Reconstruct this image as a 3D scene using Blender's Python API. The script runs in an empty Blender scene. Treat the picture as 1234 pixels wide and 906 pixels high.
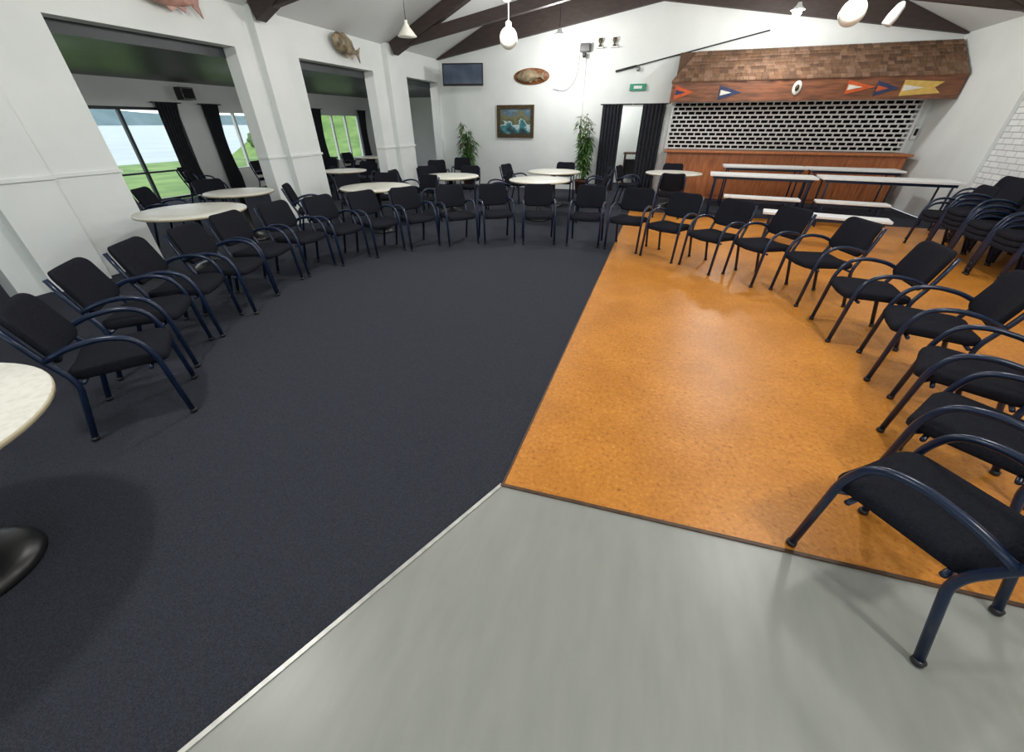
import bpy, bmesh, math, random
from mathutils import Vector, Matrix
random.seed(7)
S=bpy.context.scene
try: S.view_settings.view_transform='Standard'
except Exception: pass

# ---------------------------------------------------------------- materials
def srgb(r,g,b):
    f=lambda c:(c/255/12.92) if c/255<=0.04045 else ((c/255+0.055)/1.055)**2.4
    return (f(r),f(g),f(b),1)
def mat(name,col,rough=0.6,metal=0.0,noise=None,bump=0.0,bscale=50,spec=0.5,emit=0,coat=0,stretch=(1,1,1)):
    m=bpy.data.materials.new(name); m.use_nodes=True
    nt=m.node_tree; b=nt.nodes['Principled BSDF']
    b.inputs['Base Color'].default_value=col
    b.inputs['Roughness'].default_value=rough
    b.inputs['Metallic'].default_value=metal
    b.inputs['Specular IOR Level'].default_value=spec
    b.inputs['Coat Weight'].default_value=coat
    tc=nt.nodes.new('ShaderNodeTexCoord'); mp=nt.nodes.new('ShaderNodeMapping')
    mp.inputs['Scale'].default_value=stretch
    nt.links.new(tc.outputs['Object'],mp.inputs['Vector'])
    if noise:
        col2,scale=noise[0],noise[1]
        lo,hi=(noise[2],noise[3]) if len(noise)>3 else (0.35,0.65)
        n=nt.nodes.new('ShaderNodeTexNoise'); n.inputs['Scale'].default_value=scale; n.inputs['Detail'].default_value=6
        r=nt.nodes.new('ShaderNodeValToRGB')
        r.color_ramp.elements[0].color=col; r.color_ramp.elements[1].color=col2
        r.color_ramp.elements[0].position=lo; r.color_ramp.elements[1].position=hi
        nt.links.new(mp.outputs['Vector'],n.inputs['Vector'])
        nt.links.new(n.outputs['Fac'],r.inputs['Fac']); nt.links.new(r.outputs['Color'],b.inputs['Base Color'])
    if bump:
        n2=nt.nodes.new('ShaderNodeTexNoise'); n2.inputs['Scale'].default_value=bscale; n2.inputs['Detail'].default_value=4
        bp=nt.nodes.new('ShaderNodeBump'); bp.inputs['Strength'].default_value=bump; bp.inputs['Distance'].default_value=0.01
        nt.links.new(mp.outputs['Vector'],n2.inputs['Vector'])
        nt.links.new(n2.outputs['Fac'],bp.inputs['Height']); nt.links.new(bp.outputs['Normal'],b.inputs['Normal'])
    if emit:
        b.inputs['Emission Color'].default_value=col; b.inputs['Emission Strength'].default_value=emit
    return m
M={}
M['wall']=mat('white_painted_wall',srgb(229,233,231),.7,noise=(srgb(221,226,224),1.2),bump=.15,bscale=18)
M['ceil']=mat('white_ceiling',srgb(212,215,214),.8,bump=.2,bscale=40)
M['dceil']=mat('dark_gloss_ceiling',srgb(54,60,62),.42,noise=(srgb(64,71,73),2),spec=.35)
M['beam']=mat('dark_brown_beam',srgb(52,42,40),.6,noise=(srgb(64,52,48),6),stretch=(1,1,6))
M['carpet']=mat('slate_carpet',srgb(50,53,61),.97,noise=(srgb(71,74,83),160,.3,.72),bump=1.0,bscale=220,spec=.1)
M['vinyl']=mat('grey_vinyl',srgb(144,147,141),.34,noise=(srgb(154,156,150),7,.3,.8),spec=.4,stretch=(2.0,.5,1),bump=.04,bscale=8)
M['blue']=mat('navy_powder_coat',srgb(19,36,64),.28,spec=.5,noise=(srgb(16,31,56),20))
M['fabric']=mat('black_fabric',srgb(25,26,32),1.0,noise=(srgb(38,39,46),110,.3,.7),bump=.6,bscale=300,spec=.08)
M['black']=mat('black_plastic',srgb(20,20,22),.35,noise=(srgb(26,26,28),10))
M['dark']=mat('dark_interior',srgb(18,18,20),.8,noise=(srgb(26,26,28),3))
M['curtain']=mat('charcoal_curtain',srgb(34,36,44),.9,noise=(srgb(44,46,54),12))
M['ttop']=mat('cream_laminate',srgb(222,222,212),.35,noise=(srgb(206,205,192),35,.45,.75))
M['white']=mat('white_laminate',srgb(236,238,236),.4,noise=(srgb(226,228,228),15))
M['rim']=mat('beige_rim',srgb(176,166,140),.4,noise=(srgb(190,180,150),12))
M['chrome']=mat('chrome_metal',srgb(170,172,175),.3,1.0,noise=(srgb(150,152,155),10))
M['trim']=mat('aluminium_trim',srgb(196,196,190),.4,.4,noise=(srgb(170,170,165),20))
M['dtrim']=mat('brown_trim',srgb(84,56,32),.5,noise=(srgb(60,40,25),20))
M['bar']=mat('bar_timber',srgb(190,116,66),.4,noise=(srgb(158,90,50),5),stretch=(8,1,.8))
M['fascia']=mat('fascia_timber',srgb(134,82,52),.5,noise=(srgb(92,56,38),4),stretch=(.8,1,6))
M['leaf']=mat('leaf_green',srgb(48,84,40),.5,noise=(srgb(80,116,56),8))
M['stem']=mat('cane_stem',srgb(120,110,70),.6,noise=(srgb(90,84,50),15))
M['pot']=mat('terracotta_pot',srgb(110,70,50),.7,noise=(srgb(90,58,42),8))
M['soil']=mat('soil',srgb(50,38,28),.95,bump=.5,noise=(srgb(36,28,20),30))
M['grass']=mat('lawn_grass',srgb(112,140,72),.9,noise=(srgb(76,110,46),.9),bump=.6,bscale=30)
M['water']=mat('sea_water',srgb(108,128,138),.4,noise=(srgb(128,146,152),.25),bump=.25,bscale=2)
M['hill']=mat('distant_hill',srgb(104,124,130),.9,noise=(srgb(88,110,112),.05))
M['foliage']=mat('shrub_foliage',srgb(60,86,44),.8,noise=(srgb(96,122,64),5),bump=1,bscale=12)
M['frame']=mat('dark_aluminium_frame',srgb(44,50,54),.4,.3,noise=(srgb(52,58,62),10))
M['wframe']=mat('white_window_frame',srgb(226,230,228),.5,noise=(srgb(216,220,218),10))
M['green']=mat('exit_sign_green',srgb(40,130,100),.4,emit=.2)
M['globe']=mat('opal_glass',srgb(235,232,222),.3,noise=(srgb(226,222,210),4),emit=.05)
M['bulb']=mat('lit_bulb',(1,.98,.94,1),.4,emit=30)
M['gold']=mat('gilt_frame',srgb(90,74,46),.45,.3,noise=(srgb(60,46,30),20))
M['plaque']=mat('plaque_wood',srgb(150,96,52),.5,noise=(srgb(96,56,30),6),stretch=(1,1,5))
M['fish']=mat('mounted_fish_skin',srgb(168,150,120),.4,noise=(srgb(96,84,66),9))
M['fishred']=mat('mounted_snapper_skin',srgb(196,150,136),.4,noise=(srgb(150,110,98),7))
M['screen']=mat('tv_screen',srgb(70,80,96),.15,noise=(srgb(92,104,120),2))
M['red']=mat('pennant_orange',srgb(206,96,44),.7,noise=(srgb(190,80,36),10))
M['navy']=mat('pennant_navy',srgb(36,48,84),.7,noise=(srgb(48,60,96),10))
M['yellow']=mat('pennant_gold',srgb(214,180,96),.7,noise=(srgb(196,160,80),10))
M['cream']=mat('pennant_white',srgb(226,224,214),.7,noise=(srgb(210,208,198),10))
M['wood']=mat('door_wood',srgb(96,66,44),.5,noise=(srgb(74,50,34),5),stretch=(6,6,.6))

def cork():
    m=bpy.data.materials.new('orange_cork_dance_floor'); m.use_nodes=True
    nt=m.node_tree;b=nt.nodes['Principled BSDF'];L=nt.links
    tc=nt.nodes.new('ShaderNodeTexCoord')
    n=nt.nodes.new('ShaderNodeTexNoise');n.inputs['Scale'].default_value=42;n.inputs['Detail'].default_value=8;n.inputs['Roughness'].default_value=.75
    r=nt.nodes.new('ShaderNodeValToRGB')
    e=r.color_ramp.elements
    e[0].position=.32;e[0].color=srgb(140,82,30);e[1].position=.68;e[1].color=srgb(226,160,78)
    k=e.new(.43);k.color=srgb(198,128,50);k=e.new(.56);k.color=srgb(207,138,57)
    n2=nt.nodes.new('ShaderNodeTexNoise');n2.inputs['Scale'].default_value=2.2;n2.inputs['Detail'].default_value=5
    mx=nt.nodes.new('ShaderNodeMix');mx.data_type='RGBA';mx.blend_type='MULTIPLY'
    r2=nt.nodes.new('ShaderNodeValToRGB');r2.color_ramp.elements[0].color=(.84,.81,.76,1);r2.color_ramp.elements[0].position=.35;r2.color_ramp.elements[1].position=.62
    L.new(tc.outputs['Object'],n.inputs['Vector']);L.new(tc.outputs['Object'],n2.inputs['Vector'])
    L.new(n.outputs['Fac'],r.inputs['Fac']);L.new(n2.outputs['Fac'],r2.inputs['Fac'])
    mx.inputs['Factor'].default_value=1
    L.new(r.outputs['Color'],mx.inputs['A']);L.new(r2.outputs['Color'],mx.inputs['B'])
    L.new(mx.outputs['Result'],b.inputs['Base Color'])
    b.inputs['Roughness'].default_value=.36;b.inputs['Specular IOR Level'].default_value=.26
    n3=nt.nodes.new('ShaderNodeTexNoise');n3.inputs['Scale'].default_value=45
    bp=nt.nodes.new('ShaderNodeBump');bp.inputs['Strength'].default_value=.18;bp.inputs['Distance'].default_value=.01
    L.new(tc.outputs['Object'],n3.inputs['Vector']);L.new(n3.outputs['Fac'],bp.inputs['Height']);L.new(bp.outputs['Normal'],b.inputs['Normal'])
    return m
M['cork']=cork()
def brickmat(name,c1,c2,mortar,scale,bw,rh,rough=.8,ms=.02,vec='Object',rot=(0,0,0),bump=.5):
    m=bpy.data.materials.new(name);m.use_nodes=True;nt=m.node_tree;b=nt.nodes['Principled BSDF'];L=nt.links
    tc=nt.nodes.new('ShaderNodeTexCoord')
    br=nt.nodes.new('ShaderNodeTexBrick');br.inputs['Scale'].default_value=scale
    br.inputs['Brick Width'].default_value=bw;br.inputs['Row Height'].default_value=rh;br.inputs['Mortar Size'].default_value=ms
    br.inputs['Color1'].default_value=c1;br.inputs['Color2'].default_value=c2;br.inputs['Mortar'].default_value=mortar
    sp=nt.nodes.new('ShaderNodeSeparateXYZ');cb=nt.nodes.new('ShaderNodeCombineXYZ')
    L.new(tc.outputs[vec],sp.inputs[0]);L.new(sp.outputs['Y'],cb.inputs['X']);L.new(sp.outputs['Z'],cb.inputs['Y'])
    L.new(cb.outputs[0],br.inputs['Vector']);L.new(br.outputs['Color'],b.inputs['Base Color'])
    bp=nt.nodes.new('ShaderNodeBump');bp.inputs['Strength'].default_value=bump;bp.inputs['Distance'].default_value=.01;bp.invert=True
    L.new(br.outputs['Fac'],bp.inputs['Height']);L.new(bp.outputs['Normal'],b.inputs['Normal'])
    b.inputs['Roughness'].default_value=rough
    return m
M['brick']=brickmat('white_painted_brick',srgb(226,228,228),srgb(212,216,216),srgb(168,171,172),1,.23,.085,ms=.007)
for i,c in enumerate([(136,104,80),(118,88,66),(102,74,54),(126,92,66),(144,112,90)]):
    M['sh%d'%i]=mat('timber_shingle_%d'%i,srgb(*c),.8,noise=(srgb(int(c[0]*.8),int(c[1]*.8),int(c[2]*.8)),6),stretch=(8,1,1))
def picture():
    m=bpy.data.materials.new('seascape_painting');m.use_nodes=True;nt=m.node_tree;b=nt.nodes['Principled BSDF'];L=nt.links
    tc=nt.nodes.new('ShaderNodeTexCoord');n=nt.nodes.new('ShaderNodeTexNoise');n.inputs['Scale'].default_value=4;n.inputs['Detail'].default_value=6
    sp=nt.nodes.new('ShaderNodeSeparateXYZ')
    r=nt.nodes.new('ShaderNodeValToRGB');e=r.color_ramp.elements
    e[0].position=.0;e[0].color=srgb(30,44,50);e[1].position=1;e[1].color=srgb(120,140,150)
    for p,c in [(.2,srgb(38,66,70)),(.38,srgb(70,136,146)),(.46,srgb(200,215,215)),(.52,srgb(70,84,60)),(.7,srgb(120,116,80)),(.82,srgb(80,110,130))]:
        k=e.new(p);k.color=c
    L.new(tc.outputs['Generated'],sp.inputs[0]);L.new(tc.outputs['Generated'],n.inputs['Vector'])
    ad=nt.nodes.new('ShaderNodeMath');ad.operation='MULTIPLY_ADD';ad.inputs[1].default_value=.8
    a2=nt.nodes.new('ShaderNodeMath');a2.operation='MULTIPLY_ADD';a2.inputs[1].default_value=1.3;a2.inputs[2].default_value=-.55
    L.new(n.outputs['Fac'],a2.inputs[0]);L.new(sp.outputs['Z'],ad.inputs[0]);L.new(a2.outputs[0],ad.inputs[2])
    L.new(ad.outputs[0],r.inputs['Fac']);L.new(r.outputs['Color'],b.inputs['Base Color'])
    return m
M['pic']=picture()

# ---------------------------------------------------------------- mesh builder
class B:
    def __init__(s): s.v=[];s.f=[];s.m=[];s.mats=[];s.sm=[]
    def mi(s,k):
        if k not in s.mats: s.mats.append(k)
        return s.mats.index(k)
    def add(s,vs,fs,k,smooth=False,X=None):
        o=len(s.v)
        s.v+=[(X@Vector(p)) if X else Vector(p) for p in vs]
        i=s.mi(k)
        for f in fs: s.f.append([o+a for a in f]);s.m.append(i);s.sm.append(smooth)
    def box(s,x0,x1,y0,y1,z0,z1,k,X=None):
        vs=[(x,y,z) for x in(x0,x1) for y in(y0,y1) for z in(z0,z1)]
        s.add(vs,[(0,1,3,2),(4,6,7,5),(0,4,5,1),(2,3,7,6),(0,2,6,4),(1,5,7,3)],k,False,X)
    def prism(s,poly,axis,a0,a1,k,X=None):
        def P(p,a): return {'y':(p[0],a,p[1]),'x':(a,p[0],p[1]),'z':(p[0],p[1],a)}[axis]
        n=len(poly);vs=[P(p,a0) for p in poly]+[P(p,a1) for p in poly]
        fs=[tuple(range(n)),tuple(range(2*n-1,n-1,-1))]+[(i,(i+1)%n,n+(i+1)%n,n+i) for i in range(n)]
        s.add(vs,fs,k,False,X)
    def lathe(s,prof,k,c=(0,0,0),n=40,X=None,smooth=True):
        vs=[];fs=[]
        for (r,z) in prof:
            for i in range(n):
                a=2*math.pi*i/n;vs.append((c[0]+r*math.cos(a),c[1]+r*math.sin(a),c[2]+z))
        for j in range(len(prof)-1):
            for i in range(n):
                fs.append((j*n+i,j*n+(i+1)%n,(j+1)*n+(i+1)%n,(j+1)*n+i))
        fs.append(tuple(range(n))[::-1]);fs.append(tuple(range((len(prof)-1)*n,len(prof)*n)))
        s.add(vs,fs,k,smooth,X)
    def tube(s,pts,r,k,n=10,fil=.06,X=None,sq=1.0):
        pts=[Vector(p) for p in pts];path=[pts[0]]
        for i in range(1,len(pts)-1):
            a,b,c=pts[i-1],pts[i],pts[i+1]
            d=min(fil,(a-b).length*.48,(c-b).length*.48)
            p0=b+(a-b).normalized()*d;p2=b+(c-b).normalized()*d
            for j in range(6):
                t=j/5;path.append(p0*(1-t)**2+b*2*t*(1-t)+p2*t*t)
        path.append(pts[-1])
        vs=[];fs=[];t0=(path[1]-path[0]).normalized()
        up=Vector((1,0,0)) if abs(t0.x)<.9 else Vector((0,0,1))
        nrm=(up-t0*up.dot(t0)).normalized()
        for i,p in enumerate(path):
            t=(path[min(i+1,len(path)-1)]-path[max(i-1,0)]).normalized()
            nrm=(nrm-t*nrm.dot(t)).normalized();bn=t.cross(nrm)
            for j in range(n):
                a=2*math.pi*j/n;vs.append(p+nrm*r*sq*math.cos(a)+bn*r*math.sin(a))
        for i in range(len(path)-1):
            for j in range(n): fs.append((i*n+j,i*n+(j+1)%n,(i+1)*n+(j+1)%n,(i+1)*n+j))
        fs.append(tuple(range(n))[::-1]);m=(len(path)-1)*n;fs.append(tuple(range(m,m+n)))
        s.add(vs,fs,k,True,X)
    def pad(s,w,d,t,rc,k,fn,crown=.01,taper=0):
        out=[]
        for cx,cy,a0 in((w/2-rc,d/2-rc,0),(-w/2+rc,d/2-rc,90),(-w/2+rc,-d/2+rc,180),(w/2-rc,-d/2+rc,270)):
            for i in range(7):
                a=math.radians(a0+15*i);out.append((cx+rc*math.cos(a),cy+rc*math.sin(a)))
        o2=[]
        for i,p in enumerate(out):
            q=out[(i+1)%len(out)];o2.append(p)
            L=math.dist(p,q)
            if L>.1:
                m=4
                for j in range(1,m): o2.append((p[0]+(q[0]-p[0])*j/m,p[1]+(q[1]-p[1])*j/m))
        n=len(o2);h=t/2
        rings=[(.02,-h),(.4,-h),(.8,-h),(.955,-h*.92),(.99,-h*.6),(1,0),(.99,h*.55),(.955,h*.9),(.88,h+crown*.3),(.65,h+crown*.8),(.35,h+crown),(.02,h+crown)]
        vs=[]
        for kk,z in rings:
            for (x,y) in o2:
                X=x*kk*(1+taper*(y*kk)/(d/2));vs.append(fn(X,y*kk,z))
        fs=[]
        for j in range(len(rings)-1):
            for i in range(n): fs.append((j*n+i,j*n+(i+1)%n,(j+1)*n+(i+1)%n,(j+1)*n+i))
        fs.append(tuple(range(n))[::-1]);fs.append(tuple(range((len(rings)-1)*n,len(rings)*n)))
        s.add(vs,fs,k,True)
    def sheet(s,p0,p1,z0,z1,k,amp=.04,waves=8,pull=0):
        p0=Vector((p0[0],p0[1],0));p1=Vector((p1[0],p1[1],0));d=(p1-p0);nn=Vector((-d.y,d.x,0)).normalized()
        N=waves*8;R=6;vs=[];fs=[]
        for side in(0,1):
            for j in range(R+1):
                z=z0+(z1-z0)*j/R;tt=j/R
                for i in range(N+1):
                    u=i/N;uu=u
                    if pull: 
                        g=1-pull*math.sin(math.pi*min(1,(1-tt)*1.2));uu=u*g
                    p=p0+d*uu+nn*(amp*math.sin(2*math.pi*waves*u)+side*.006);vs.append((p.x,p.y,z))
        o=(R+1)*(N+1)
        for j in range(R):
            for i in range(N):
                a=j*(N+1)+i;fs.append((a,a+1,a+N+2,a+N+1));fs.append((o+a,o+a+N+1,o+a+N+2,o+a+1))
        s.add(vs,fs,k,True)
    def mesh(s,name):
        me=bpy.data.meshes.new(name);me.from_pydata([tuple(v) for v in s.v],[],s.f)
        for k in s.mats: me.materials.append(M[k])
        for i,p in enumerate(me.polygons): p.material_index=s.m[i];p.use_smooth=s.sm[i]
        bm=bmesh.new();bm.from_mesh(me);bmesh.ops.recalc_face_normals(bm,faces=bm.faces);bm.to_mesh(me);bm.free()
        me.update();return me
    def make(s,name,loc=(0,0,0),rot=0,bevel=0):
        o=bpy.data.objects.new(name,s.mesh(name));S.collection.objects.link(o)
        o.location=loc;o.rotation_euler=(0,0,rot)
        if bevel:
            md=o.modifiers.new('bevel','BEVEL');md.width=bevel;md.segments=2;md.limit_method='ANGLE'
        return o
def inst(me,name,loc,rot=0):
    o=bpy.data.objects.new(name,me);S.collection.objects.link(o);o.location=loc;o.rotation_euler=(0,0,rot);return o

XL,XR,YB,YF=-6.5,5.3,12.5,-4.0
EZ=3.15; RX=-.6; PITCH=.43
RZ=EZ+(RX-XL)*PITCH
# ---------------------------------------------------------------- floors
b=B();b.box(-11.75,XR,YF,16.5,-.12,-.004,'carpet');b.make('floor')
cor=(-.51,1.32)
b=B();b.prism([cor,(1.73,1.42),(XR,1.58),(XR,YF),(-2.85,YF)],'z',-.003,.002,'vinyl');b.make('floor_vinyl')
b=B();b.prism([cor,(1.73,1.42),(XR,1.58),(XR,9.6),(-.49,9.6)],'z',-.003,.006,'cork');b.make('floor_dance')
def strip(b,p,q,w,z0,z1,k):
    p=Vector(p);q=Vector(q);n=Vector((-(q-p).y,(q-p).x)).normalized()*w/2
    b.prism([p+n,q+n,q-n,p-n],'z',z0,z1,k)
b=B();strip(b,cor,(-2.85,YF),.018,0,.008,'trim');b.make('trim_1')
b=B();strip(b,(-.515,1.315),(XR,1.58),.018,0,.010,'dtrim');b.make('trim_2')
b=B();strip(b,(-.505,1.31),(-.485,9.6),.012,0,.009,'dtrim');b.make('trim_3')

# ---------------------------------------------------------------- walls
b=B()
TH=.25;xo=XL-TH
for y0,y1 in((YF,0.2),(2.05,3.58),(5.87,7.15),(9.33,10.73),(12.35,12.7)):
    b.box(xo,XL,y0,y1,0,2.63,'wall')
b.box(xo,XL,YF,12.7,2.63,EZ+.05,'wall')
for y0,y1 in((2.3,2.85),(6.25,6.75),(9.8,10.25)): b.box(XL,XL+.12,y0,y1,0,EZ+.02,'wall')
b.make('wall_left')
b=B()
for y0,y1,pa,pb in((2.05,3.58,2.3,2.85),(5.87,7.15,6.25,6.75),(9.33,10.73,9.8,10.25)):
    b.box(XL,XL+.022,y0-.02,pa,1.13,1.165,'wall');b.box(XL,XL+.022,pb,y1+.02,1.13,1.165,'wall');b.box(XL+.1,XL+.142,pa-.02,pb+.02,1.13,1.165,'wall')
    b.box(XL-.2,XL+.02,y0-.022,y0,1.13,1.165,'wall')
b.make('trim_4')
b=B()
dx0,dx1,dz=-1.45,-.3,2.02
b.box(XL,dx0,YB,YB+.15,0,EZ,'wall');b.box(dx1,0.05,YB,YB+.15,0,EZ,'wall');b.box(dx0,dx1,YB,YB+.15,dz,EZ,'wall')
b.box(0.05,5.12,YB,YB+.15,2.1,EZ,'wall');b.box(0.05,5.12,YB,YB+.15,0,1.0,'wall');b.box(5.12,XR,YB,YB+.15,0,EZ,'wall')
cz=3.98
b.prism([(XL,EZ),(XR,EZ),(RX,cz+.05)],'y',YB,YB+.15,'wall')
b.make('wall_back')
b=B();b.prism([(XL+.02,EZ-.02),(RX,cz),(XR-.02,EZ-.02),(XR-.02,EZ),(RX,RZ-.02),(XL+.02,EZ)],'y',YB-.12,YB-.005,'beam')
b.prism([(XL,EZ),(RX,cz+.05),(XR,EZ),(RX,RZ)],'y',YB,YB+.15,'wall')
b.make('wall_gable')
b=B();b.box(XR,XR+.2,9.9,12.65,0,EZ+.05,'wall');b.box(XR,XR+.2,YF,9.9,2.2,EZ+.05,'wall');b.box(XR+.06,XR+.26,YF,9.9,0,2.2,'brick');b.make('wall_right')
b=B()
b.box(XL,XR,YF-.15,YF,2.4,EZ,'wall');b.box(XL,XR,YF-.15,YF,0,.5,'wall');b.box(XL,-5,YF-.15,YF,.5,2.4,'wall');b.box(4.2,XR,YF-.15,YF,.5,2.4,'wall');b.box(-1,-.2,YF-.15,YF,.5,2.4,'wall')
b.prism([(XL,EZ),(XR,EZ),(RX,RZ)],'y',YF-.15,YF,'wall');b.make('wall_rear')
b=B()
b.prism([(XL-.3,EZ-.3*PITCH),(RX,RZ),(XR+.3,EZ-.3*PITCH),(XR+.3,EZ+.1),(RX,RZ+.2),(XL-.3,EZ+.1)],'y',YF-.2,YB+.2,'ceil');b.make('ceiling')
def bar_xz(b,p,q,dep,y0,y1,k):
    p=Vector(p);q=Vector(q);n=Vector((-(q-p).y,(q-p).x)).normalized()
    if n.y>0:n=-n
    b.prism([p,q,q+n*dep,p+n*dep],'y',y0,y1,k)
for i,y in enumerate((2.6,6.3,10.02)):
    b=B()
    bar_xz(b,(XL+.13,EZ+.04),(RX,RZ-.02),.24,y-.09,y+.09,'beam');bar_xz(b,(XR-.01,EZ),(RX,RZ-.02),.24,y-.09,y+.09,'beam')
    bar_xz(b,(XL+.14,EZ+.10),(RX+.3,4.14),.2,y-.06,y+.06,'beam');bar_xz(b,(XR-.14,EZ+.08),(RX-.3,4.14),.2,y-.06,y+.06,'beam')
    b.box(RX-.08,RX+.08,y-.06,y+.06,3.95,RZ-.1,'beam')
    b.make('roof_truss')

# annex
AX=-11.75
b=B();b.box(AX-.15,xo+.01,YF,12.7,2.5,2.66,'dceil');b.box(AX-.15,XL,12.7,16.5,2.5,2.66,'dceil');b.make('ceiling_annex')
wins=[(3.2,8.35,0,1.97),(9.3,10.5,.5,1.95),(13.15,15.4,.42,1.95)]
b=B();ys=YF
for y0,y1,z0,z1 in wins:
    b.box(AX-.15,AX,ys,y0,0,2.5,'wall');b.box(AX-.15,AX,y0,y1,z1,2.5,'wall')
    if z0>0:b.box(AX-.15,AX,y0,y1,0,z0,'wall')
    ys=y1
b.box(AX-.15,AX,ys,16.5,0,2.5,'wall');b.make('wall_annex_left')
b=B();b.box(AX,XL,16.5,16.65,0,2.6,'wall');b.make('wall_annex_back')
b=B();b.box(xo,XL,12.7,16.5,0,2.6,'wall');b.make('wall_annex_right')
b=B();b.box(AX-.15,XL,YF-.15,YF,0,2.6,'wall');b.make('wall_annex_front')
for wi,(y0,y1,z0,z1) in enumerate(wins):
    b=B();k='frame' if wi==0 else 'wframe';w=.06;x0,x1=AX-.11,AX-.03
    b.box(x0,x1,y0,y1,z1-w,z1,k);b.box(x0,x1,y0,y1,z0,z0+w,k)
    n=[4,2,3][wi]
    for i in range(n+1):
        y=y0+(y1-y0-w)*i/n;b.box(x0,x1,y,y+w,z0+w,z1-w,k)
    if wi==0:
        for i in (2,3):b.box(x0+.02,x1-.02,y0+(y1-y0)*i/n,y0+(y1-y0)*(i+1)/n,.62,.66,k)
    b.make('window_%d'%(wi+1))
b=B()
for xx in(-5,-3,-1.06,-.2,2,4.14): b.box(xx,xx+.06,YF-.11,YF-.03,.5,2.4,'wframe')
b.make('window_4')
for ya,yb in((7.8,8.32),(8.95,9.4),(10.4,10.8),(12.8,13.25),(15.3,15.75)):
    b=B();b.sheet((AX+.1,ya),(AX+.1,yb),.02,2.06,'curtain',.035,6,.25);b.tube([(AX+.1,ya-.1,2.07),(AX+.1,yb+.1,2.07)],.012,'frame');b.make('window_curtain')
for y in(8.6,12.2): 
    b=B();b.box(AX+.01,AX+.25,y-.16,y+.16,2.14,2.4,'black');b.box(AX+.25,AX+.262,y-.13,y+.13,2.17,2.37,'dark');b.make('wall_speaker',bevel=.01)

# outdoors
b=B();b.box(-26,AX-.15,-30,60,-.4,-.14,'grass');b.box(-26,40,YF-60,YF-.2,-.4,-.14,'grass');b.make('lawn_ground')
b=B();b.box(-900,-26,-500,900,-.9,-.5,'water');b.make('sea_ground')
b=B();vs=[];fs=[]
for i in range(25):
    for j in range(13):
        u=i/24;v=j/12;vs.append((-14-14*v,22+22*u,-.2+3.4*math.sin(math.pi*v*.5)*min(1,u*3)+.15*math.sin(7*u+5*v)))
for i in range(24):
    for j in range(12):a=i*13+j;fs.append((a,a+1,a+14,a+13))
b.add(vs,fs,'grass',True);b.make('grass_bank_ground')
b=B();vs=[];fs=[];N=80
for i in range(N+1):
    y=-400+1300*i/N;vs+=[(-620,y,-1),(-640,y,9+8*abs(math.sin(i*.17))+2.5*math.sin(i*.6))]
for i in range(N):fs.append((2*i,2*i+1,2*i+3,2*i+2))
b.add(vs,fs,'hill',False);b.make('distant_hill_ground')
def shrub(x,y,R,sd):
    rnd=random.Random(sd);b=B()
    b.tube([(0,0,-.05),(.05,0,R*.5),(0,.05,R)],.06,'stem',8,.2)
    for _ in range(9):
        c=(rnd.uniform(-.6,.6)*R,rnd.uniform(-.6,.6)*R,R*rnd.uniform(.6,1.4));q=R*rnd.uniform(.35,.6)
        b.lathe([(q*math.sin(math.pi*i/8)*(1+.12*math.sin(i*3+sd))+.001,-q*math.cos(math.pi*i/8)) for i in range(9)],'foliage',c,14)
    b.make('garden_shrub',(x,y,-.12))
shrub(-20,18.6,.8,1);shrub(-21.5,20,1.0,2);shrub(-19,26.5,1.1,3)

# corridor beyond doorway
b=B();b.box(-2.6,0.02,14.6,14.75,0,2.5,'wall');b.box(-2.7,-2.6,YB+.15,14.75,0,2.5,'wall');b.box(0.02,.05,YB+.15,14.6,0,2.5,'wall');b.make('wall_corridor')
b=B();b.box(-2.7,.05,YB+.15,14.75,2.5,2.6,'ceil');b.make('ceiling_corridor')
b=B();b.box(xo,XR,YB+.15,16.5,-.003,-.001,'carpet');b.make('floor_corridor')
b=B();b.box(-2.5,-1.72,14.5,14.58,0,2.0,'wood');b.box(-2.42,-1.8,14.48,14.5,.15,1.0,'wood');b.box(-2.42,-1.8,14.48,14.5,1.1,1.9,'wood');b.lathe([(.025,-.03),(.03,0),(.025,.03)],'chrome',(-2.42,14.45,1.0),16);b.make('door_1',bevel=.006)
b=B();b.box(dx0-.05,dx0,YB-.02,YB,0,dz+.05,'wall');b.box(dx1,dx1+.05,YB-.02,YB,0,dz+.05,'wall');b.box(dx0,dx1,YB-.02,YB,dz,dz+.05,'wall');b.make('trim_5')
for a_,c_ in((-1.72,-1.2),(-.7,-.14)):
    b=B();b.sheet((a_,YB-.09),(c_,YB-.09),.03,2.05,'curtain',.035,6);b.tube([(a_-.06,YB-.09,2.06),(-.97,YB-.09,2.06)] if a_<-1 else [(-.96,YB-.09,2.06),(c_+.05,YB-.09,2.06)],.014,'black');b.make('door_curtain')
b=B();b.box(-1.15,-.55,13.9,14.4,.86,.9,'wood')
for x in(-1.12,-.61):
    for y in(13.93,14.34): b.box(x,x+.03,y,y+.03,0,.86,'wood')
b.box(-1.12,-.58,13.93,14.37,.2,.23,'wood');b.box(-1.09,-.61,13.96,14.36,.23,.7,'dark');b.make('side_cabinet')

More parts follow.
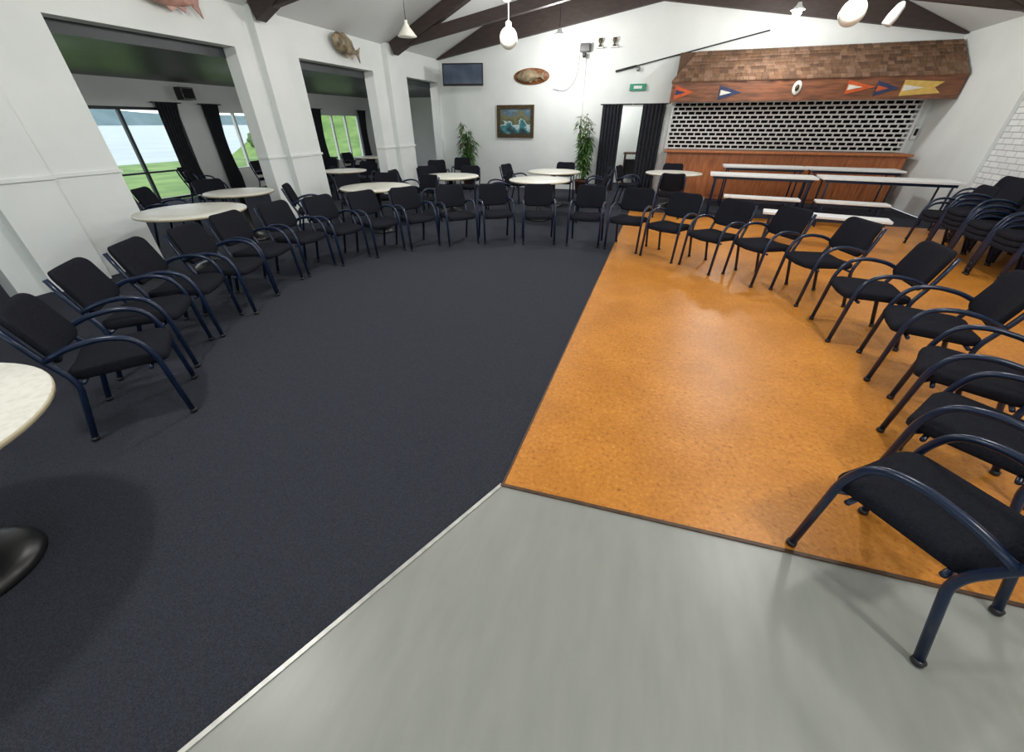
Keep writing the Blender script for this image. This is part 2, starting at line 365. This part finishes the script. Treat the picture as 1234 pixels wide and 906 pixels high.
# ---------------------------------------------------------------- bar / servery
b=B()
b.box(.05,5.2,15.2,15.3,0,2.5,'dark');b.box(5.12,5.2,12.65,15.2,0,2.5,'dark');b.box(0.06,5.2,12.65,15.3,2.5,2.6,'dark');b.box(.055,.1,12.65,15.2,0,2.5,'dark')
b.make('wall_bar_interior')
b=B()
b.box(.1,5.1,11.95,12.46,0.006,1.04,'bar')
for i in range(9): b.box(.13+i*.556,.13+i*.556+.5,11.93,11.951,.1,.95,'bar')
b.box(.02,5.15,11.82,12.47,1.04,1.085,'bar')
b.make('bar_counter',bevel=.008)
b=B()
x0,x1,z0,z1=.06,5.1,1.11,2.08;rows=11;rh=(z1-z0)/rows;yy=12.45
for i in range(rows+1): b.box(x0,x1,yy-.015,yy+.012,z0+i*rh-.016,z0+i*rh+.016,'white')
nl=30;lw=(x1-x0)/nl
for i in range(rows):
    for j in range(nl+1):
        xx=x0+(j+(.5 if i%2 else 0))*lw
        if xx<x1: b.box(xx,xx+.03,yy-.012,yy+.009,z0+i*rh+.016,z0+(i+1)*rh-.016,'white')
b.box(x0-.05,x0,yy-.04,yy+.03,z0-.02,z1,'white');b.box(x1,x1+.05,yy-.04,yy+.03,z0-.02,z1,'white')
b.make('roller_shutter')
b=B()
yl,yt=11.6,12.39;zl,zt=2.45,3.04;XE=5.26
n=9;rr=random.Random(2)
for i in range(n):
    t0=i/n;t1=(i+1)/n
    ya,za=yl+(yt-yl)*t0,zl+(zt-zl)*t0;yb,zb=yl+(yt-yl)*t1,zl+(zt-zl)*t1
    xa=-.1+.45*t0;x=xa
    while x<XE:
        w_=rr.uniform(.09,.17);x2=min(XE,x+w_);j=rr.uniform(-.012,.012);sl=0.05 if x==xa else 0
        k='sh%d'%rr.randrange(5)
        b.add([(x,ya-.03+j,za+.012),(x2-.006,ya-.03+j,za+.012),(x2-.006,yb,zb+.01),(x+sl,yb,zb+.01),(x,ya-.03+j,za-.016),(x2-.006,ya-.03+j,za-.016)],[(0,1,2,3),(0,4,5,1),(0,3,4),(1,5,2)],k)
        x=x2
b.prism([(yl+.01,zl-.02),(yt,zl-.02),(yt,zt)],'x',-.02,XE,'sh2')
b.add([(-.1,yl,zl),(.35,yt,zt),(-.1,yt,zl)],[(0,1,2)],'sh1')
b.box(-.08,XE,yl,yl+.05,2.06,zl+.0,'fascia');b.box(-.08,-.03,yl+.05,yt,2.06,zl,'fascia')
b.box(-.03,XE,yl+.05,yt,2.1,2.14,'fascia')
b.make('shingle_canopy')
def pennant(kind,x0,x1,zc,h,k,k2=None):
    b=B();y=yl-.012
    if kind=='tri': b.prism([(x0,zc+h/2),(x0,zc-h/2),(x1,zc)],'y',y,y+.006,k)
    if kind=='swal': b.prism([(x0,zc+h/2),(x0,zc-h/2),(x1,zc-h*.35),(x1-.12,zc),(x1,zc+h*.35)],'y',y,y+.006,k)
    if k2: b.prism([(x0+.02,zc+h/5),(x0+.02,zc-h/5),(x0+(x1-x0)*.55,zc)],'y',y-.004,y,k2)
    b.make('wall_pennant')
pennant('tri',0.0,.42,2.24,.26,'red','navy');pennant('tri',.95,1.4,2.22,.26,'navy','cream')
pennant('tri',3.35,3.85,2.27,.24,'red','cream');pennant('tri',3.86,4.25,2.24,.26,'navy','red');pennant('swal',4.3,4.95,2.24,.26,'yellow','cream')
b=B();Xc=Matrix.Translation((2.45,yl-.003,2.28))@Matrix.Rotation(math.pi/2,4,'X')@Matrix.Diagonal((.8,1.2,1,1))
b.lathe([(.10,0),(.105,.01),(.10,.02)],'cream',(0,0,0),28,Xc)
b.lathe([(.05,.02),(.05,.023)],'gold',(0,0,0),20,Xc);b.make('oval_crest')
b=B();b.box(5.17,5.27,12.40,12.495,1.35,1.6,'wall');b.box(5.19,5.25,12.39,12.4,1.42,1.55,'dark');b.make('wall_control_box',bevel=.006)

# ---------------------------------------------------------------- wall decor
b=B()
for (xa,xb,za,zb) in((-4.72,-3.62,1.99,2.08),(-4.72,-3.62,1.3,1.39),(-4.72,-4.63,1.39,1.99),(-3.71,-3.62,1.39,1.99)): b.box(xa,xb,YB-.06,YB-.01,za,zb,'gold')
b.box(-4.63,-3.71,YB-.03,YB-.012,1.39,1.99,'pic');b.make('framed_seascape_painting')
def fish(b,X,L,H,T,k):
    prof=[(0,.02),(.06,.22),(.15,.42),(.3,.5),(.45,.47),(.6,.36),(.75,.2),(.84,.11),(.88,.09)]
    n=14;vs=[];fs=[]
    for (u,hh) in prof:
        for j in range(n):
            a=2*math.pi*j/n;vs.append(((u-.5)*L,T*hh*1.6*math.sin(a),H*hh*math.cos(a)))
    for i in range(len(prof)-1):
        for j in range(n):fs.append((i*n+j,i*n+(j+1)%n,(i+1)*n+(j+1)%n,(i+1)*n+j))
    b.add(vs,fs,k,True,X)
    th=.01
    b.prism([(.34*L,0.08*H),(.5*L,.42*H),(.46*L,0),(.5*L,-.42*H),(.34*L,-.08*H)],'y',-th,th,k,X)
    b.prism([(-.25*L,.43*H),(-.1*L,.62*H),(.2*L,.46*H),(.25*L,.22*H)],'y',-th,th,k,X)
    b.prism([(-.1*L,-.42*H),(.0*L,-.6*H),(.1*L,-.38*H)],'y',-th,th,k,X)
    b.prism([(.1*L,-.34*H),(.22*L,-.46*H),(.25*L,-.22*H)],'y',-th,th,k,X)
b=B();Xp=Matrix.Translation((-3.72,YB-.035,2.70))@Matrix.Rotation(math.pi/2,4,'X')
b.lathe([(.46,-.02),(.5,-.01),(.48,.01)],'plaque',(0,0,0),36,Xp@Matrix.Diagonal((1,.36,1,1)))
fish(b,Matrix.Translation((-3.72,YB-.1,2.70)),.78,.24,.09,'fish');b.make('fish_plaque')
RL=Matrix.Rotation(math.pi/2,4,'Z')
b=B();fish(b,Matrix.Translation((XL+.13,4.98,3.04))@RL@Matrix.Rotation(math.radians(8),4,'Y'),.85,.3,.12,'fishred');b.make('mounted_snapper')
b=B();fish(b,Matrix.Translation((XL+.12,8.4,2.93))@RL@Matrix.Rotation(math.radians(14),4,'Y'),.8,.32,.13,'fish');b.make('mounted_fish')
b=B();b.tube([(-1.5,YB-.045,2.74),(1.75,YB-.045,3.36)],.014,'black');b.tube([(-1.5,YB-.045,2.74),(-1.0,YB-.045,2.835)],.024,'black')
b.lathe([(.04,-.04),(.04,.04)],'chrome',(-.95,YB-.06,2.77),14);b.make('fishing_rod_mount')
b=B();b.box(-1.1,-.7,YB-.05,YB-.003,2.34,2.48,'green');b.box(-1.0,-.8,YB-.055,YB-.05,2.38,2.44,'white');b.make('exit_sign',bevel=.005)
b=B();b.box(-2.42,-2.18,YB-.2,YB-.003,3.14,3.3,'black');b.lathe([(.04,-.1),(.05,0)],'black',(-2.3,YB-.2,3.12),14);b.make('wall_projector_box',bevel=.01)
b=B();b.tube([(-2.28,YB-.017,3.12),(-2.28,YB-.017,.1)],.014,'wframe');b.box(-2.36,-2.2,YB-.04,YB-.003,1.3,1.42,'wframe');b.make('wall_conduit')
b=B();pts=[(-2.45+.0,YB-.03,3.1),(-2.5,YB-.04,2.6),(-2.75,YB-.04,2.36),(-3.1,YB-.03,2.42)];b.tube(pts,.008,'wframe',fil=.2);b.make('hanging_cable')
for x in(-1.95,-1.6):
    b=B();b.lathe([(.04,0),(.04,.03),(.015,.06),(.05,.12),(.045,.17)],'gold',(x,YB-.07,3.22));b.box(x-.08,x+.08,YB-.14,YB-.003,3.2,3.22,'wall');b.make('trophy_shelf')
b=B();Xt=Matrix.Translation((-5.38,11.7,2.72))@Matrix.Rotation(math.radians(14),4,'Z')@Matrix.Rotation(math.radians(-8),4,'X')
b.box(-.54,.54,-.03,.03,-.24,.24,'black',Xt);b.box(-.51,.51,-.034,-.03,-.2,.21,'screen',Xt)
b.tube([(-5.36,11.72,2.75),(-5.7,12.1,2.8),(-5.7,12.48,2.8)],.025,'black');b.make('wall_television',bevel=.006)

# ---------------------------------------------------------------- chair
def chair_mesh():
    b=B();r=.0165;w=.25
    for sx in(-1,1):
        x=sx*w
        b.tube([(x,.245,.015),(x,.222,.47),(x,.165,.595),(x,.04,.628),(x,-.12,.605),(x*.96,-.225,.555)],r,'blue',12,.085)
        b.tube([(x,-.255,.015),(x*.98,-.165,.36),(x*.96,-.175,.43),(x*.93,-.25,.60),(x*.86,-.315,.79)],r,'blue',12,.06)
        for y in(.2455,-.257): b.lathe([(.018,0),(.021,.004),(.021,.022),(.017,.026)],'black',(x,y,0),14)
    for y,z in((.17,.385),(-.14,.385)): b.tube([(-w*.99,y+.0,z),(w*.99,y,z)],.012,'blue',8)
    b.tube([(-w,.225,.40),(-w*.7,.19,.385),(w*.7,.19,.385),(w,.225,.40)],.012,'blue',8,.03)
    for x in(-.15,.15): b.tube([(x,.17,.392),(x,-.14,.392)],.011,'blue',8)
    def fs(x,y,z):
        f=max(0,y-.13);return (x,y+.03,.43+z-f*f*1.6-.012*(1-min(1,abs(x)/.2))-.03*(-y+.1))
    b.pad(.465,.47,.058,.075,'fabric',fs,.012,.03)
    bz,by=.665,-.262
    tilt=math.radians(17)
    def fb(x,y,z):
        zz=z+.9*x*x-.006
        return (x,by+zz*math.cos(tilt)-y*math.sin(tilt),bz+y*math.cos(tilt)+zz*math.sin(tilt))
    b.pad(.47,.335,.042,.07,'fabric',fb,.006,-.03)
    return b.mesh('stacking_armchair')
CH=chair_mesh()
def chair(x,y,tx,ty,z=.005,name='armchair'):
    a=math.atan2(ty-y,tx-x)-math.pi/2
    return inst(CH,name,(x,y,z),a)
ring=[(-3.08,1.19),(-3.62,1.69),(-3.9,2.2),(-4.02,2.74),(-4.22,3.3),(-4.28,3.95),(-4.12,4.5),(-3.85,5.02),(-3.5,5.52),(-2.97,5.92),(-2.42,6.26),(-1.74,6.42),(-.97,6.53),(-.3,6.42),(.29,6.13),(.84,5.76),(1.36,5.44),(1.8,4.93),(1.95,4.05),(2.08,3.36),(1.96,2.62),(1.7,2.0),(1.24,1.39)]
for (x,y) in ring: chair(x,y,-.93,4.05,.007 if x>-.5 else -.003)

# ---------------------------------------------------------------- tables
def round_table(r):
    b=B();z=.735
    b.lathe([(.01,z-.03),(r-.02,z-.03),(r-.003,z-.024),(r,z-.012),(r-.002,z-.004)],'rim',n=64)
    b.lathe([(r-.002,z-.006),(r-.006,z),(r*.5,z+.001),(.01,z+.001)],'ttop',n=64)
    b.lathe([(.01,.705),(.2,.705),(.2,.69),(.06,.67),(.04,.64),(.04,.14),(.06,.11),(.14,.09),(.2,.065),(.235,.035),(.24,.012),(.24,.0),(.01,0)],'black',n=40)
    return b.mesh('round_pedestal_table')
RT=round_table(.6);RT2=round_table(.5)
for (x,y,m) in[(-2.53,.09,RT),(-5.52,3.6,RT),(-6.35,4.98,RT2),(-4.62,6.2,RT),(-4.15,8.1,RT),(-2.2,8.1,RT),(-2.3,9.7,RT),(.3,10.25,RT),(-7.0,8.3,RT2),(-9,9,RT),(-9,12.2,RT)]:
    inst(m,'round_pedestal_table',(x,y,-.003))
def long_table(L,D,z,name,loc,rot,seat=False):
    b=B();b.box(-L/2,L/2,-D/2,D/2,z-.035,z,'white')
    b.box(-L/2+.06,L/2-.06,-D/2+.05,-D/2+.08,z-.085,z-.035,'blue');b.box(-L/2+.06,L/2-.06,D/2-.08,D/2-.05,z-.085,z-.035,'blue')
    for x in(-L/2+.12,0,L/2-.12) if L>2.5 else (-L/2+.12,L/2-.12):
        for sy in(-1,1): b.tube([(x,sy*(D/2-.07),z-.04),(x,sy*(D/2-.07),.0)],.018,'blue');
        b.tube([(x,-D/2+.07,.2),(x,D/2-.07,.2)],.014,'blue')
    return b.make(name,loc,rot,.006)
long_table(1.9,.6,.78,'trestle_table',(1.98,9.95,-.003),math.radians(-4))
long_table(2.05,.62,.80,'trestle_table',(3.99,9.74,-.003),math.radians(-5))
long_table(1.65,.6,.85,'trestle_table',(2.2,11.15,-.003),math.radians(-2))
long_table(1.65,.6,.85,'trestle_table',(3.88,11.05,-.003),math.radians(-3))
long_table(1.3,.28,.45,'bench_seat',(1.95,9.25,.006),math.radians(-5))
long_table(1.1,.28,.45,'bench_seat',(3.4,9.12,.006),math.radians(-6))
long_table(1.65,.32,.45,'bench_seat',(2.55,7.6,.006),math.radians(-10))

for (x,y,tx,ty) in[(-5.5,6.7,-4.6,6.2),(-5.1,7.15,-4.6,6.2),(-4.3,7.1,-4.6,6.2),(-5.5,5.5,-4.6,6.2),
    (-4.95,8.75,-4.1,8.1),(-4.2,9.05,-4.1,8.1),(-3.25,8.55,-4.1,8.1),(-5.1,7.9,-4.1,8.1),(-1.2,8.3,-2.2,8.1),(-3.3,9.9,-2.3,9.7),(-1.35,9.9,-2.3,9.7),(-2.3,10.7,-2.3,9.7),
    (-.65,10.4,.3,10.25),(.3,11.2,.3,10.25),(-7.3,5.3,-6.35,4.98),(-7.25,4.4,-6.35,4.98),(-8.0,8.5,-7,8.3),(-7.2,9.3,-7,8.3),
    (-7.3,1.7,-8,1),(-9.2,6.6,-9,7.5),(-10,7,-9,7.5),(-8.1,9.6,-9,9),(-9.9,8.8,-9,9),(-9,9.95,-9,9),(-8.1,12.4,-9,12.2),(-9.9,12.3,-9,12.2),(-9,13.15,-9,12.2),(-5.6,10.3,-5,9.5),(-5.4,11.3,-5,10)]:
    chair(x,y,tx,ty,-0.003)
chair(.28,9.25,.3,10.25,.007)
for (x,y,n,a) in[(4.93,8.72,3,180),(4.93,8.16,4,180),(4.93,7.6,4,181),(4.92,7.04,5,180),(4.92,6.48,4,180),(4.92,5.92,4,181),(4.92,5.36,3,180),(4.27,7.95,2,181),(4.27,7.39,4,180),(4.26,6.83,3,180),(4.26,6.27,3,181)]:
    for i in range(n): 
        inst(CH,'stacked_armchair',(x,y+.01*i,.007+i*.062),math.radians(a-90))

# ---------------------------------------------------------------- plants
def plant(name,x,y,H,W,nst,seed):
    rnd=random.Random(seed);b=B()
    b.lathe([(.01,0),(.15,0),(.19,.3),(.205,.3),(.205,.34),(.185,.34),(.18,.31),(.01,.31)],'pot',(0,0,0),28)
    b.lathe([(.01,.30),(.18,.30),(.18,.315),(.01,.32)],'soil',(0,0,0),20)
    for s in range(nst):
        a=rnd.uniform(0,6.28);rr=rnd.uniform(0,.1);h=H*rnd.uniform(.6,1);sp=rnd.uniform(.2,1)*W
        p=[Vector((rr*math.cos(a),rr*math.sin(a),.3)),Vector((rr*math.cos(a)+sp*.25*math.cos(a),rr*math.sin(a)+sp*.25*math.sin(a),h*.6)),Vector((sp*.75*math.cos(a),sp*.75*math.sin(a),h))]
        b.tube(p,.008,'stem',6,.3)
        for l in range(60):
            t=rnd.uniform(.2,1);q=(p[0].lerp(p[1],t*2) if t<.5 else p[1].lerp(p[2],t*2-1))
            aa=rnd.uniform(0,6.28);L=rnd.uniform(.14,.27);d=Vector((math.cos(aa),math.sin(aa),rnd.uniform(-.6,.5))).normalized()
            sd=d.cross(Vector((0,0,1))).normalized()*L*.14;e=q+d*L;e.z-=L*.35;m=q+d*L*.45
            e.y=min(e.y,.5)
            b.add([q,m+sd,e,m-sd,m+Vector((0,0,-.004))],[(0,1,4),(1,2,4),(2,3,4),(3,0,4)],'leaf',False)
    return b.make(name,(x,y,-.003))
plant('potted_bamboo',-5.45,11.9,1.8,.32,10,3)
plant('potted_bamboo',-2.02,11.9,1.9,.28,13,5)

# ---------------------------------------------------------------- lamps
def roofz(x): return EZ+((x-XL) if x<RX else (XR-x))*PITCH
def pendant(name,x,y,z,kind):
    b=B();top=roofz(x)
    b.tube([(0,0,.1),(0,0,top-z-.02)],.006,'black' if kind!='globe' else 'wframe',6)
    b.lathe([(.05,top-z-.06),(.05,top-z-.02)],'wframe',n=16)
    if kind=='globe':
        b.lathe([(.15*math.sin(math.pi*i/14)+.001,-.15*math.cos(math.pi*i/14)) for i in range(15)],'globe',n=28)
        b.lathe([(.05,.13),(.05,.2),(.02,.22)],'wframe',n=16)
    if kind=='cone':
        b.lathe([(.17,-.08),(.165,-.07),(.06,.05),(.03,.1),(.03,.14)],'globe',n=28)
    if kind=='spot':
        X=Matrix.Rotation(math.radians(25),4,'Y');b.lathe([(.06,-.14),(.065,-.05),(.05,.06),(.02,.1)],'wframe',n=20,X=X)
    if kind=='lit':
        b.lathe([(.03,.1),(.05,.05),(.12,-.01),(.118,-.012),(.05,.03)],'wframe',n=24)
        b.lathe([(.075*math.sin(math.pi*i/10)+.001,-.04-.075*math.cos(math.pi*i/10)) for i in range(11)],'bulb',n=18)
        l=bpy.data.lights.new('lamp_light','POINT');l.energy=LP;l.color=(1,.985,.96);l.shadow_soft_size=.14
        lo=bpy.data.objects.new(name+'_light',l);S.collection.objects.link(lo)
    o=b.make(name,(x,y,z))
    if kind=='lit': lo.parent=o;lo.location=(0,0,-.2)
LP=114
pendant('cone_pendant_lamp',-4.73,8,3.03,'cone')
pendant('globe_pendant_lamp',-2.8,8,2.84,'globe')
pendant('globe_pendant_lamp',2.05,8,2.88,'globe')
pendant('spot_pendant_lamp',2.54,8,2.86,'spot')
for y in(.7,4.1,7.5,11.0): pendant('lit_pendant_lamp',-2.65,y,3.3,'lit')
for y in(.4,3.75,7.4,10.9): pendant('lit_pendant_lamp',1.9,y,3.42,'lit')
for nm,x,y,e in(('annex_fill_lamp',-7.8,3.5,40),('annex_fill_lamp',-7.8,7.6,40),('annex_fill_lamp',-7.8,12,40),('corridor_ceiling_lamp',-1.6,13.6,40)):  # annex ones are added fill lamps, kept out of view behind the piers
    b=B();b.lathe([(.14,0),(.13,-.05),(.06,-.08),(.001,-.085)],'globe',(0,0,0),24);o=b.make(nm,(x,y,2.5))
    l=bpy.data.lights.new('lamp_light','POINT');l.energy=e;l.shadow_soft_size=.12;l.color=(1,.98,.95)
    lo=bpy.data.objects.new('light',l);S.collection.objects.link(lo);lo.parent=o;lo.location=(0,0,-.2)

# ---------------------------------------------------------------- world
w=bpy.data.worlds.new('overcast_sky');S.world=w;w.use_nodes=True
bg=w.node_tree.nodes['Background'];bg.inputs[0].default_value=(.86,.94,1,1);bg.inputs[1].default_value=2.2

cam=bpy.data.cameras.new('camera');co=bpy.data.objects.new('camera',cam);S.collection.objects.link(co)
cam.sensor_fit='HORIZONTAL';cam.sensor_width=36;cam.lens=13.42;cam.clip_end=2000;cam.clip_start=.05
co.location=(0,0,1.65);co.rotation_euler=(math.radians(56.5),0,math.radians(18.9))
S.camera=co
